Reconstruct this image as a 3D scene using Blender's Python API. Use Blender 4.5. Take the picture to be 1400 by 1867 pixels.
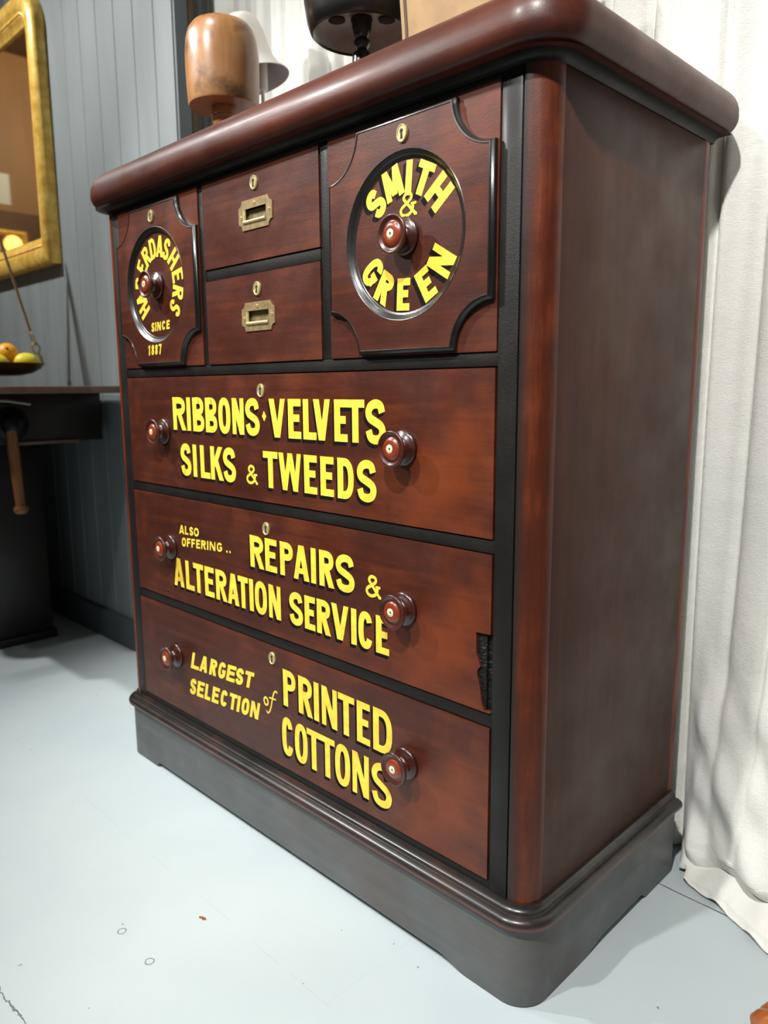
import bpy, bmesh, math, random
from mathutils import Vector, Matrix
random.seed(7)
for o in list(bpy.data.objects): bpy.data.objects.remove(o)
SC = bpy.context.scene
COL = SC.collection
S = 0.95; Z0 = 0.148                      # drawing unit = width of the long drawers (0.95 m); floor at z = -Z0
def V(x, y, z): return Vector((x*S, y*S, (z+Z0)*S))

# ---------------------------------------------------------------- camera
R_ = Vector((0.7092, 0.7050, -0.0066)); U_ = Vector((-0.1093, 0.1192, 0.9868)); F_ = Vector((-0.6965, 0.6991, -0.1616))
cam = bpy.data.cameras.new('camera'); camo = bpy.data.objects.new('camera', cam); COL.objects.link(camo)
m = Matrix((R_, U_, -F_)).transposed().to_4x4(); m.translation = V(1.5954, -0.8037, 0.7203); camo.matrix_world = m
cam.sensor_fit = 'VERTICAL'; cam.sensor_height = 36; cam.lens = 1380.2/1867*36
cam.clip_start = 0.02
cam.dof.use_dof = True; cam.dof.focus_distance = 1.13; cam.dof.aperture_fstop = 4.3
SC.camera = camo
# ---------------------------------------------------------------- light and exposure
SC.view_settings.view_transform = 'Standard'; SC.view_settings.look = 'None'
SC.view_settings.gamma = 1; SC.view_settings.use_curve_mapping = False
SC.view_settings.exposure = 0.16
W = bpy.data.worlds.new('world'); SC.world = W; W.use_nodes = True
bg = W.node_tree.nodes['Background']; bg.inputs[0].default_value = (0.93, 0.97, 1.0, 1); bg.inputs[1].default_value = 0.13
def spot(loc, target, power, color=(1, .985, .96), size=70, blend=.35, rad=.04):
    l = bpy.data.lights.new('spot_light', 'SPOT'); l.energy = power; l.color = color
    l.spot_size = math.radians(size); l.spot_blend = blend; l.shadow_soft_size = rad
    o = bpy.data.objects.new('spot_light', l); COL.objects.link(o)
    o.location = V(*loc); d = V(*target)-V(*loc); o.rotation_euler = d.to_track_quat('-Z', 'Y').to_euler()
spot((-1.05, -1.35, 2.45), (.45, 0, .6), 150, size=64, blend=.5)
spot((1.62, -1.45, 2.70), (1.15, .35, .40), 270, size=52, blend=.6)
spot((.50, -2.00, 2.65), (.52, 0, .64), 190, size=44, blend=.5)
spot((-1.45, -.85, 2.60), (-.85, .30, .85), 150, size=84, blend=.9)
spot((.30, -.75, 2.75), (.10, .55, 1.5), 72, size=80, blend=.9)  # added lamp, unseen: brightens the curtain and the things on the chest
spot((-2.6, -.9, 2.7), (-4.0, -.7, 2.2), 60, color=(1, .86, .60), size=100, blend=.8, rad=.06)  # added warm lamp, unseen: lights the far wall for the mirror

# ---------------------------------------------------------------- materials
def lin(c):
    return tuple(((v/255)/12.92 if v/255 <= .04045 else ((v/255+.055)/1.055)**2.4) for v in c)+(1,)
class NT:
    def __init__(s, name):
        s.m = bpy.data.materials.new(name); s.m.use_nodes = True; s.t = s.m.node_tree
        s.b = s.t.nodes['Principled BSDF']; s.tc = s.n('ShaderNodeTexCoord')
    def n(s, k, **kw):
        x = s.t.nodes.new(k)
        for a, v in kw.items(): setattr(x, a, v)
        return x
    def l(s, a, b): s.t.links.new(a, b)
    def noise(s, scale, vec=None, detail=4, rough=.55, stretch=None):
        x = s.n('ShaderNodeTexNoise'); x.inputs['Scale'].default_value = scale
        x.inputs['Detail'].default_value = detail; x.inputs['Roughness'].default_value = rough
        src = vec or s.tc.outputs['Object']
        if stretch:
            mp = s.n('ShaderNodeMapping'); mp.inputs['Scale'].default_value = stretch; s.l(src, mp.inputs[0]); src = mp.outputs[0]
        s.l(src, x.inputs['Vector']); return x.outputs['Fac']
    def ramp(s, fac, stops):
        r = s.n('ShaderNodeValToRGB'); e = r.color_ramp.elements
        while len(e) < len(stops): e.new(.5)
        for i, (p, c) in enumerate(stops): e[i].position = p; e[i].color = c if len(c) == 4 else tuple(c)+(1,)
        s.l(fac, r.inputs[0]); return r.outputs[0]
    def mix(s, f, a, b, mode='MIX'):
        x = s.n('ShaderNodeMix'); x.data_type = 'RGBA'; x.blend_type = mode
        for sock, v in ((x.inputs[0], f), (x.inputs[6], a), (x.inputs[7], b)):
            if hasattr(v, 'links'): s.l(v, sock)
            elif isinstance(v, (int, float)): sock.default_value = v
            else: sock.default_value = v
        return x.outputs[2]
    def math(s, op, a, b=None):
        x = s.n('ShaderNodeMath'); x.operation = op
        for sock, v in ((x.inputs[0], a), (x.inputs[1], b)):
            if v is None: continue
            if hasattr(v, 'links'): s.l(v, sock)
            else: sock.default_value = v
        return x.outputs[0]
    def bump(s, h, strength=.2, dist=.002):
        b = s.n('ShaderNodeBump'); b.inputs['Strength'].default_value = strength; b.inputs['Distance'].default_value = dist
        s.l(h, b.inputs['Height']); s.l(b.outputs[0], s.b.inputs['Normal'])
    def set(s, color=None, rough=None, metal=None, coat=None, coat_rough=.15, spec=None):
        for k, v in (('Base Color', color), ('Roughness', rough), ('Metallic', metal), ('Coat Weight', coat), ('Specular IOR Level', spec)):
            if v is None: continue
            if hasattr(v, 'links'): s.l(v, s.b.inputs[k])
            else: s.b.inputs[k].default_value = v
        if coat: s.b.inputs['Coat Roughness'].default_value = coat_rough
        return s.m
def plain(name, c, rough=.5, metal=0, coat=None, var=.12, scale=30, bump=0, spec=None):
    t = NT(name); f = t.noise(scale)
    a = lin(c); d = tuple(v*(1-var) for v in a[:3])+(1,); h = tuple(min(1, v*(1+var)) for v in a[:3])+(1,)
    col = t.ramp(f, [(.3, d), (.7, h)])
    if bump: t.bump(t.noise(scale*4), bump)
    return t.set(col, rough, metal, coat, spec=spec)
def wood(name, dark, mid, lite, axis, rough=.38, coat=.25, gs=1.0, bump=.15, orange_peel=0, spec=.5, wear=None):
    t = NT(name)
    st = [14, 14, 14]; st[axis] = 1.1
    st = tuple(v*gs for v in st)
    g = t.noise(5, stretch=st, detail=7, rough=.65)
    big = t.noise(3.2, detail=3)
    f = t.math('ADD', t.math('ADD', t.math('MULTIPLY', g, .40), t.math('MULTIPLY', big, .40)), t.math('MULTIPLY', t.noise(11, detail=7, rough=.68), .35))
    col = t.ramp(f, [(.38, lin(dark)), (.57, lin(mid)), (.78, lin(lite))])
    if wear:
        w = t.ramp(t.noise(1.9*wear[2], detail=5), [(.52, (0, 0, 0)), (.70, (1, 1, 1))])
        col = t.mix(t.math('MULTIPLY', w, wear[1]), col, lin(wear[0]))
    sp = t.ramp(t.noise(170, detail=2), [(.16, (.35, .35, .35)), (.27, (1, 1, 1))])
    col = t.mix(1.0, col, sp, 'MULTIPLY')
    r = t.ramp(t.noise(9, detail=5), [(.3, (rough*.8,)*3), (.75, (min(1, rough*1.35),)*3)])
    h = t.math('ADD', g, t.math('MULTIPLY', t.noise(420, detail=2), .35+orange_peel))
    t.bump(h, bump, .0012)
    return t.set(col, r, 0, coat, .22, spec)
M = {}
M['mahogany'] = wood('mahogany_front', (40, 17, 11), (68, 29, 17), (106, 49, 23), 0, rough=.42, coat=.12, orange_peel=.6, spec=.4, wear=((140, 62, 18), .42, 2.2))
M['mahogany_v'] = wood('mahogany_post', (58, 18, 9), (98, 36, 14), (146, 62, 22), 2, rough=.40, coat=.2, orange_peel=.5, wear=((40, 18, 12), .5, 2.5))
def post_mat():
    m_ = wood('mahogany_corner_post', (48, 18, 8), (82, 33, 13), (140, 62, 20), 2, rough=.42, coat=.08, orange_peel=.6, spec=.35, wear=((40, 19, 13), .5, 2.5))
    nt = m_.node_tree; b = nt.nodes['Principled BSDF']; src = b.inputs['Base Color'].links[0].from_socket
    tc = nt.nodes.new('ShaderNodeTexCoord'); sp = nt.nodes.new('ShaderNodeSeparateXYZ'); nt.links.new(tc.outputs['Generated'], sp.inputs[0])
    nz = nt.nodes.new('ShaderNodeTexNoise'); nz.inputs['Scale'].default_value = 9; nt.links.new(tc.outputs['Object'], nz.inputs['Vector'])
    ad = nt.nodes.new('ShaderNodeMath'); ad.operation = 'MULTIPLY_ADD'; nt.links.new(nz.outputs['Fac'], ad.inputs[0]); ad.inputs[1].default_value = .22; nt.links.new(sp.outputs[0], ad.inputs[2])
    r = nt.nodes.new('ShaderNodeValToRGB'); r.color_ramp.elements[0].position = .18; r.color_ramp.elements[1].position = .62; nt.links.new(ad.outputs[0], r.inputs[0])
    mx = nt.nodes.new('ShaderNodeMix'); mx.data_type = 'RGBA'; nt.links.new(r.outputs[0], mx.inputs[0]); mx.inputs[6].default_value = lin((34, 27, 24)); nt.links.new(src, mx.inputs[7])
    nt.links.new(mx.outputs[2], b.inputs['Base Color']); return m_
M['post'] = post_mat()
M['side'] = wood('mahogany_side', (48, 24, 15), (64, 34, 21), (84, 46, 28), 2, rough=.46, coat=.04, spec=.28, gs=.8, bump=.12, wear=((92, 78, 66), .35, 1.6))
M['top'] = wood('mahogany_top', (44, 19, 13), (68, 30, 20), (94, 44, 27), 0, rough=.42, coat=.10, orange_peel=.4, spec=.32, wear=((50, 32, 25), .5, 2))
M['ebony'] = wood('ebonised_wood', (13, 12, 11), (22, 20, 18), (36, 31, 28), 0, rough=.50, coat=.06, bump=.25, orange_peel=1.0, spec=.25)
M['ebony_v'] = wood('ebonised_stile', (13, 12, 11), (22, 20, 18), (36, 31, 28), 2, rough=.50, coat=.06, bump=.25, orange_peel=1.0, spec=.25)
M['ebony_gloss'] = wood('ebonised_moulding', (16, 14, 13), (26, 22, 20), (40, 34, 30), 0, rough=.34, coat=.25, bump=.12)
M['plinth'] = wood('black_painted_plinth', (68, 70, 71), (80, 83, 83), (94, 95, 94), 0, rough=.5, coat=.08, bump=.2, wear=((92, 60, 50), .3, 2.6))
M['moulding'] = wood('worn_black_moulding', (20, 18, 17), (32, 29, 27), (54, 44, 38), 0, rough=.36, coat=.4, bump=.3, wear=((100, 46, 28), .25, 7))
M['worn_edge'] = wood('worn_red_edge', (84, 30, 18), (120, 48, 28), (60, 30, 24), 0, rough=.45, coat=.1, wear=((40, 34, 30), .7, 12))
M['void'] = plain('dark_inside', (14, 11, 10), .8)
M['knob'] = wood('knob_rosewood', (28, 11, 8), (54, 20, 12), (88, 34, 17), 0, rough=.30, coat=.4, gs=3, bump=.06)
M['knob_face'] = wood('knob_red_centre', (84, 28, 12), (116, 42, 16), (140, 58, 24), 0, rough=.28, coat=.45, gs=3, bump=.05)
M['pearl'] = plain('mother_of_pearl', (226, 216, 178), .25, coat=.6, var=.08, scale=200)
M['brass'] = plain('aged_brass', (150, 130, 92), .42, metal=.45, var=.25, scale=90, bump=.1)
M['brass_bright'] = plain('polished_brass', (206, 188, 132), .32, metal=.5, var=.2, scale=120)  # brighter brass for escutcheons, pull bars and screws
M['brass_dark'] = plain('dark_brass', (122, 110, 76), .5, metal=.2, var=.3, scale=80)
def paint():
    t = NT('yellow_sign_paint')
    col = t.ramp(t.noise(60, detail=5), [(.35, lin((238, 196, 62))), (.65, lin((248, 222, 76)))])
    w = t.ramp(t.noise(420, detail=3), [(.66, (0, 0, 0)), (.74, (1, 1, 1))])
    col = t.mix(t.math('MULTIPLY', w, .5), col, lin((170, 112, 40)))
    t.bump(t.noise(500), .12, .0006)
    return t.set(col, .45, spec=.4)
M['yellow'] = paint()
M['shade'] = plain('black_sign_paint', (12, 9, 7), .7, var=.2, spec=.12)

def floor_mat():
    t = NT('painted_floorboards')
    obj = t.tc.outputs['Object']
    col = t.ramp(t.noise(2.4, detail=6), [(.3, lin((172, 184, 187))), (.7, lin((182, 193, 194)))])
    sep = t.n('ShaderNodeSeparateXYZ'); t.l(obj, sep.inputs[0])
    X, Y = sep.outputs[0], sep.outputs[1]
    def band(v, c, w):      # 1 inside a thin band
        return t.math('LESS_THAN', t.math('ABSOLUTE', t.math('SUBTRACT', v, c)), w)
    wob = t.math('MULTIPLY', t.math('SUBTRACT', t.noise(6, detail=3), .5), .012)
    yw = t.math('ADD', Y, wob)
    marks = []
    marks.append(t.math('MULTIPLY', band(yw, .397*S, .0011), t.math('GREATER_THAN', X, 0)))       # board joint by the curtain
    crack = t.math('ADD', Y, t.math('MULTIPLY', t.math('SUBTRACT', t.noise(26, detail=4), .5), .03))
    marks.append(t.math('MULTIPLY', t.math('MULTIPLY', band(crack, -.508*S, .0011), t.math('LESS_THAN', X, .60*S)), .75))
    faint = t.math('MULTIPLY', t.math('MULTIPLY', band(yw, -.19*S, .0007), t.math('GREATER_THAN', t.noise(14), .5)), .10)
    marks.append(faint)
    faint2 = t.math('MULTIPLY', t.math('MULTIPLY', band(t.math('ADD', X, wob), .86*S, .0007), t.math('GREATER_THAN', t.noise(11), .5)), .08)
    marks.append(faint2)
    for cx, cy in ((.511, -.325), (.604, -.326)):       # sunk nail heads
        d = t.n('ShaderNodeVectorMath'); d.operation = 'DISTANCE'; t.l(obj, d.inputs[0]); d.inputs[1].default_value = (cx*S, cy*S, 0)
        dd = t.math('ADD', d.outputs['Value'], t.math('MULTIPLY', t.math('SUBTRACT', t.noise(150), .5), .003))
        marks.append(t.math('MULTIPLY', band(dd, .0062, .0009), .7))
    specks = t.ramp(t.noise(75, detail=1), [(.20, (1, 1, 1)), (.215, (0, 0, 0))])
    marks.append(t.math('MULTIPLY', specks, .7))
    mk = marks[0]
    for q in marks[1:]: mk = t.math('MAXIMUM', mk, q)
    scuff = t.ramp(t.noise(7, detail=8, rough=.7), [(.62, (0, 0, 0)), (.8, (1, 1, 1))])
    col = t.mix(t.math('MULTIPLY', scuff, .18), col, lin((176, 190, 194)))
    col = t.mix(mk, col, lin((62, 62, 60)))
    t.bump(t.noise(40, detail=4), .06, .002)
    return t.set(col, .42, spec=.35)
M['floor'] = floor_mat()
def wallmat(name, c, rough=.55):
    t = NT(name)
    col = t.ramp(t.noise(3, detail=5, stretch=(3, 3, .6)), [(.3, lin(tuple(v*.93 for v in c))), (.7, lin(tuple(min(255, v*1.04) for v in c)))])
    t.bump(t.noise(60), .05)
    return t.set(col, rough)
M['board'] = wallmat('grey_painted_boards', (124, 132, 133))
M['board_shaded'] = wallmat('shaded_grey_boards', (72, 80, 84))  # shaded copy of the grey boards, shade put into the colour
M['tan'] = wallmat('tan_wood_panelling', (150, 108, 66))
M['brownband'] = wallmat('brown_dado', (92, 58, 30))
M['ceil'] = wallmat('brown_ceiling', (108, 88, 66))
M['plaster'] = wallmat('pale_plaster', (206, 200, 186))
def cloth():
    t = NT('calico_curtain')
    w1 = t.noise(140, stretch=(1, 1, 6), detail=3); w2 = t.noise(140, stretch=(6, 6, 1), detail=3)
    base = t.ramp(t.noise(5, detail=6), [(.3, lin((222, 222, 215))), (.7, lin((238, 238, 231)))])
    fl = t.ramp(t.noise(260, detail=1), [(.13, (.45, .42, .36)), (.2, (1, 1, 1))])
    col = t.mix(1.0, base, fl, 'MULTIPLY')
    t.bump(t.math('ADD', t.math('ADD', w1, w2), t.math('MULTIPLY', t.noise(13, detail=6, rough=.6), 4.5)), .38, .005)
    m = t.set(col, .9, spec=.15)
    m.node_tree.nodes['Principled BSDF'].inputs['Sheen Weight'].default_value = .1
    return m
M['curtain'] = cloth()
M['blond'] = wood('boxwood', (118, 76, 42), (166, 116, 70), (196, 150, 104), 2, rough=.36, coat=.35, gs=.6, bump=.05, wear=((72, 42, 22), .8, 11))
M['black_wood'] = plain('black_lacquered_wood', (20, 18, 17), .32, coat=.3, var=.3, scale=12)
M['grey_inside'] = plain('grey_wood_underside', (168, 164, 156), .5, var=.25, scale=20)
M['hole'] = plain('dark_hole', (32, 24, 15), .8)
M['shade_white'] = plain('white_lamp_shade', (222, 218, 208), .7, var=.03)
M['shade_in'] = plain('grey_shade_lining', (168, 160, 162), .7, var=.03)
M['card'] = plain('brown_card', (142, 114, 78), .75, var=.14, scale=22, bump=.15)
M['card_edge'] = plain('card_fold', (70, 52, 34), .8)
def gilt():
    t = NT('gilt_gesso')
    col = t.ramp(t.noise(35, detail=5), [(.3, lin((206, 156, 66))), (.55, lin((236, 194, 94))), (.75, lin((250, 222, 136)))])
    t.bump(t.noise(120), .2, .002)
    return t.set(col, .36, .25, spec=.5)
M['gilt'] = gilt()
t = NT('mirror_glass'); t.l(t.ramp(t.noise(3), [(.3, (.78, .74, .66)), (.7, (.82, .78, .70))]), t.b.inputs['Base Color']); t.set(None, .03, 1.0); M['mirror'] = t.m
M['bench'] = wood('dark_bench_wood', (16, 10, 9), (26, 17, 15), (38, 25, 21), 0, rough=.45, coat=.1)
M['bench_edge'] = wood('pale_bench_wood', (74, 54, 44), (104, 80, 66), (126, 102, 88), 0, rough=.4, coat=.1)  # paler bench wood; on the apron strip it stands for light
M['iron'] = plain('black_iron', (24, 24, 25), .38, metal=.6, var=.3)
M['steel'] = plain('worn_steel', (170, 166, 160), .35, metal=.9, var=.15)
M['handle'] = wood('vise_handle_wood', (86, 50, 22), (128, 80, 38), (160, 108, 58), 2, rough=.4, coat=.2, gs=2)
M['rope'] = plain('hemp_cord', (150, 122, 84), .8, var=.3, scale=200)
M['rawbrass'] = plain('dull_brass_pan', (92, 72, 32), .4, metal=.8, var=.35, scale=25)
M['hook'] = plain('pale_metal_hook', (176, 158, 122), .35, metal=.6, var=.3, scale=90)
def citrus(name, a, b):
    t = NT(name); t.l(t.ramp(t.noise(14), [(.3, lin(a)), (.7, lin(b))]), t.b.inputs['Base Color']); t.bump(t.noise(260, detail=1), .35, .002); return t.set(None, .38)
M['orange'] = citrus('orange_peel', (250, 150, 8), (255, 188, 20)); M['lemon'] = citrus('lemon_peel', (238, 214, 30), (248, 232, 60))
t = NT('amber_glow'); t.b.inputs['Emission Color'].default_value = (1, .48, .1, 1); t.b.inputs['Emission Strength'].default_value = 3.5; t.set((1, .6, .2, 1), .4); M['amber'] = t.m
M['canvas'] = plain('dark_canvas', (70, 46, 30), .6, var=.5, scale=8)
M['paper'] = plain('white_paper', (225, 228, 226), .7, var=.02)
M['chairwood'] = wood('orange_carved_wood', (112, 54, 22), (164, 90, 40), (190, 118, 62), 2, rough=.35, coat=.3, gs=2)

# ---------------------------------------------------------------- object helpers
WORLD = {}
def link(name, bm, mats, parent=None, kind=None, label=None, origin=None, smooth=True, angle=40):
    """bm vertices are in drawing units; the object's origin goes to its base centre"""
    for v in bm.verts: v.co = V(*v.co)
    bmesh.ops.recalc_face_normals(bm, faces=bm.faces)
    if origin is None:
        xs = [v.co.x for v in bm.verts]; ys = [v.co.y for v in bm.verts]; zs = [v.co.z for v in bm.verts]
        origin = Vector(((min(xs)+max(xs))/2, (min(ys)+max(ys))/2, min(zs)))
    else: origin = V(*origin)
    for v in bm.verts: v.co -= origin
    me = bpy.data.meshes.new(name); bm.to_mesh(me); bm.free()
    for mm in (mats if isinstance(mats, (list, tuple)) else [mats]): me.materials.append(mm)
    if smooth:
        me.shade_smooth()
        try: me.set_sharp_from_angle(angle=math.radians(angle))
        except Exception: pass
    o = bpy.data.objects.new(name, me); COL.objects.link(o)
    if parent is not None:
        o.parent = parent; o.location = origin-WORLD[parent.name]
    else: o.location = origin
    WORLD[o.name] = origin
    if kind: o['kind'] = kind
    if label: o['label'] = label
    return o
def thing(name, loc, label, cat, group=None):
    o = bpy.data.objects.new(name, None); COL.objects.link(o); o.empty_display_size = .05
    o.location = V(*loc); WORLD[o.name] = V(*loc); tag(o, label, cat, group); return o
def tag(o, label, cat, group=None):
    o['label'] = label; o['category'] = cat
    if group: o['group'] = group
    return o
def dup(o, loc, parent, label=None):
    c = o.copy(); COL.objects.link(c); c.parent = parent; w = V(*loc); c.location = w-WORLD[parent.name]; WORLD[c.name] = w
    if label: c['label'] = label
    return c
B = bmesh.new
def box(bm, a, b, mi=0, bev=0):
    vs = [bm.verts.new((x, y, z)) for x in (a[0], b[0]) for y in (a[1], b[1]) for z in (a[2], b[2])]
    fs = [bm.faces.new([vs[i] for i in q]) for q in ((0, 1, 3, 2), (4, 6, 7, 5), (0, 4, 5, 1), (2, 3, 7, 6), (0, 2, 6, 4), (1, 5, 7, 3))]
    for f in fs: f.material_index = mi
    if bev:
        es = list({e for f in fs for e in f.edges})
        bmesh.ops.bevel(bm, geom=es, offset=bev, segments=2, affect='EDGES', profile=.5)
    return fs
def boxo(name, a, b, mats, parent=None, bev=.0012, **k):
    bm = B(); box(bm, a, b, 0, bev); return link(name, bm, mats, parent, **k)
def loft(bm, loops, closed=True, mi=0, caps=(False, False)):
    rows = [[bm.verts.new(p) for p in lp] for lp in loops]; n = len(rows[0])
    for k, (r0, r1) in enumerate(zip(rows, rows[1:])):
        for i in range(n if closed else n-1):
            j = (i+1) % n; f = bm.faces.new((r0[i], r0[j], r1[j], r1[i])); f.material_index = mi[k] if isinstance(mi, (list, tuple)) else mi
    for c, r in zip(caps, (rows[0], rows[-1])):
        if c: f = bm.faces.new(r); f.material_index = (mi[0] if r is rows[0] else mi[-1]) if isinstance(mi, (list, tuple)) else mi
    return rows
def lathe(bm, prof, c=(0, 0, 0), axis='z', n=40, mi=0, tilt=None):
    """prof: (radius, height) pairs; end radii of 0 close the shape; axis '-y' points out of the drawer fronts"""
    rows = []
    for r, h in prof:
        if r < 1e-6: pts = [(0, 0, h)]
        else: pts = [(r*math.cos(2*math.pi*i/n), r*math.sin(2*math.pi*i/n), h) for i in range(n)]
        q = []
        for x, y, z in pts:
            if axis == '-y': p = Vector((x, -z, y))
            elif axis == 'x': p = Vector((z, x, y))
            else: p = Vector((x, y, z))
            if tilt is not None: p = tilt @ p
            q.append(bm.verts.new(p+Vector(c)))
        rows.append(q)
    for k, (a, b) in enumerate(zip(rows, rows[1:])):
        mm = mi[k] if isinstance(mi, (list, tuple)) else mi
        for i in range(n):
            j = (i+1) % n
            if len(a) == 1 and len(b) == 1: continue
            if len(a) == 1: f = bm.faces.new((a[0], b[i], b[j]))
            elif len(b) == 1: f = bm.faces.new((a[i], a[j], b[0]))
            else: f = bm.faces.new((a[i], a[j], b[j], b[i]))
            f.material_index = mm
def tube(bm, pts, rad, n=10, mi=0, closed=False):
    pts = [Vector(p) for p in pts]; N = len(pts); rings = []
    for i, p in enumerate(pts):
        a = pts[i-1] if (i or closed) else p; b = pts[(i+1) % N] if (i < N-1 or closed) else p
        t = (b-a).normalized(); up = Vector((0, 0, 1)) if abs(t.z) < .9 else Vector((1, 0, 0))
        u = t.cross(up).normalized(); w = u.cross(t); r = rad[i] if isinstance(rad, (list, tuple)) else rad
        rings.append([p+r*(math.cos(2*math.pi*k/n)*u+math.sin(2*math.pi*k/n)*w) for k in range(n)])
    if closed: rings.append(rings[0])
    loft(bm, rings, True, mi, (not closed, not closed))
def plate(bm, outer, holes, y0, y1, mi=0, side=True):
    """flat board in the xz plane with holes: front face at y0, thickness back to y1"""
    def ring(pts, y): return [bm.verts.new((x, y, z)) for x, z in pts]
    es = []; loops = []
    for pts in [outer]+holes:
        r = ring(pts, y0); loops.append(r)
        for i in range(len(r)): es.append(bm.edges.new((r[i], r[(i+1) % len(r)])))
    g = bmesh.ops.triangle_fill(bm, edges=es, use_beauty=True, use_dissolve=False)
    for f in g['geom']:
        if isinstance(f, bmesh.types.BMFace): f.material_index = mi
    if side:
        for r, pts in zip(loops, [outer]+holes):
            q = ring(pts, y1)
            for i in range(len(r)):
                j = (i+1) % len(r); f = bm.faces.new((r[i], r[j], q[j], q[i])); f.material_index = mi
def circ(cx, cz, r, n=72, rz=None): return [(cx+r*math.cos(2*math.pi*i/n), cz+(rz or r)*math.sin(2*math.pi*i/n)) for i in range(n)]
def rect(x0, x1, z0, z1): return [(x0, z0), (x1, z0), (x1, z1), (x0, z1)]

# ---------------------------------------------------------------- the setting
def struct(name, bm, m, **k): return link(name, bm, m, kind='structure', **k)
YW = .345; XE = -.323; ZT = 2.95
bm = B(); box(bm, (-4.1, -4.6, -Z0-.05), (3.0, .70, -Z0)); struct('floor', bm, M['floor'], smooth=False, origin=(0, 0, -Z0))
bm = B(); box(bm, (-4.1, -4.6, ZT), (3.0, .70, ZT+.05)); struct('ceiling', bm, M['ceil'], smooth=False)
# grey beadboard wall with v-grooves
bm = B(); prof = [(XE, YW+.05)]
xs = []; x = XE
prof = [(XE, .41), (XE, YW)]
g = -.417
while g > -4.05:
    prof += [(g+.004, YW), (g, YW+.003), (g-.004, YW)]; g -= .1125
prof += [(-4.05, YW), (-4.05, .41)]
loft(bm, [[(px, py, -Z0) for px, py in prof], [(px, py, ZT) for px, py in prof]], True, 0, (True, True)); struct('wall_left', bm, M['board'], smooth=False)
bm = B(); box(bm, (-4.05, YW-.018, -Z0), (XE-.004, YW-.0005, -.045), 0, .004); struct('baseboard_left', bm, M['board_shaded'])  # real board, its dark tone is painted shade
bm = B(); box(bm, (XE+.0005, YW+.002, -Z0), (XE+.012, .387, ZT), 0, .003); struct('return_shade_strip', bm, M['board_shaded'])  # dark strip painting the shade on the wall's return face
bm = B(); box(bm, (XE+.0005, .3885, -Z0), (XE+.008, .4095, ZT), 0, .003); struct('trim_2', bm, M['card_edge'])
bm = B(); box(bm, (-.6, .655, -Z0), (3.0, .70, ZT)); struct('wall_back', bm, M['plaster'], smooth=False)
bm = B(); box(bm, (-4.1, -4.6, 1.93), (-4.05, .45, ZT)); box(bm, (-4.1, -4.6, -Z0), (-4.05, .45, 1.93), 1)
struct('wall_far', bm, [M['tan'], M['brownband']], smooth=False)

# ---------------------------------------------------------------- the chest of drawers
CH = thing('chest_of_drawers', (.5, .22, -Z0), 'tall dark mahogany chest of drawers with yellow painted shop lettering', 'chest of drawers')
RC = .035; XL, XR, YB = -.033, 1.033, .468
def outline(o, yb=YB, n=14):
    r = RC+o; p = [(XL-r, yb)]
    p += [(XL-r*math.cos(a), RC-r*math.sin(a)) for a in [i*math.pi/2/n for i in range(n+1)]]
    p += [(XR+r*math.sin(a), RC-r*math.cos(a)) for a in [i*math.pi/2/n for i in range(n+1)]]
    p += [(XR+r, yb)]
    return p
def sweep(prof, yb=YB): return [[(x, y, z) for x, y in outline(o, yb)] for o, z in prof]
# top board: cove below, thick rounded edge
bm = B()
pr = [(-.03, 1.1055), (.006, 1.1055), (.027, 1.1058)]
for i in range(0, 8):
    a = -math.pi/2+.35+i*(math.pi/2-.35)/7; pr.append((.012+.0235*math.cos(a), 1.130+.0245*math.sin(a)))
for i in range(1, 11):
    a = i*math.pi/2/10; pr.append((-.028+.0635*math.cos(a), 1.134+.052*math.sin(a)))
loft(bm, sweep(pr, YB+.004), True, 0, (True, True)); link('top', bm, M['top'], CH)
bm = B(); pr = [(.001, 1.0965)]+[(.001+.016*(1-math.cos(a)), 1.0965+.009*math.sin(a)) for a in [i*math.pi/2/6 for i in range(1, 7)]]
pr = [(-.02, 1.0965)]+pr+[(-.02, 1.1055)]
loft(bm, sweep(pr), True, 0, (True, True)); link('top_cove', bm, M['ebony'], CH)
# dark core, sides, posts, stiles, rails
boxo('dark_core', (-.045, .0235, .0), (1.045, .455, 1.094), M['void'], CH, bev=0, smooth=False)  # solid dark box added behind the fronts to block light
for nm, a, b in (('side_panel', XR+RC-.014, XR+RC), ('side_panel', XL-RC, XL-RC+.014)):
    boxo(nm, (a, RC+.001, -.004), (b, YB-.030, 1.096), M['side'], CH, bev=.001)
for sx in (1, -1):
    bm = B(); xc = XR if sx > 0 else XL
    arc = [(xc+sx*RC*math.sin(a), RC-RC*math.cos(a)) for a in [math.radians(t) for t in range(0, 91, 6)]]
    pts = [(xc+sx*.0007, RC-.003), (xc+sx*.0007, .002)]+[(xc+sx*.0016, .0004)]+arc[1:]+[(xc+sx*RC, RC+.0008), (xc+sx*.02, RC+.0008)]
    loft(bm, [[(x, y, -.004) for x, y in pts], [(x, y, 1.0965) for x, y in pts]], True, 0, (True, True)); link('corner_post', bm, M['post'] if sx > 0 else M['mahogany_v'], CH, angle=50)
    bm = B(); xo = xc+sx*RC
    arc = [(xo-sx*.016*(1-math.cos(a)), YB-.016+.016*math.sin(a)) for a in [math.radians(t) for t in range(0, 91, 10)]]
    pts = [(xo-sx*.016, YB-.0290), (xo-sx*.0012, YB-.0290), (xo, YB-.0272)]+arc
    loft(bm, [[(x, y, -.004) for x, y in pts], [(x, y, 1.0965) for x, y in pts]], True, 0, (True, True)); link('back_post', bm, M['mahogany_v'], CH)
boxo('back_panel', (-.05, .4555, -.004), (1.05, YB-.001, 1.096), M['side'], CH, bev=0)
for a, b in ((XL+.0011, -.0016), (1.0016, XR-.0011)): boxo('stile', (a, .0004, -.004), (b, .022, 1.0965), M['ebony_v'], CH)
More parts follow.
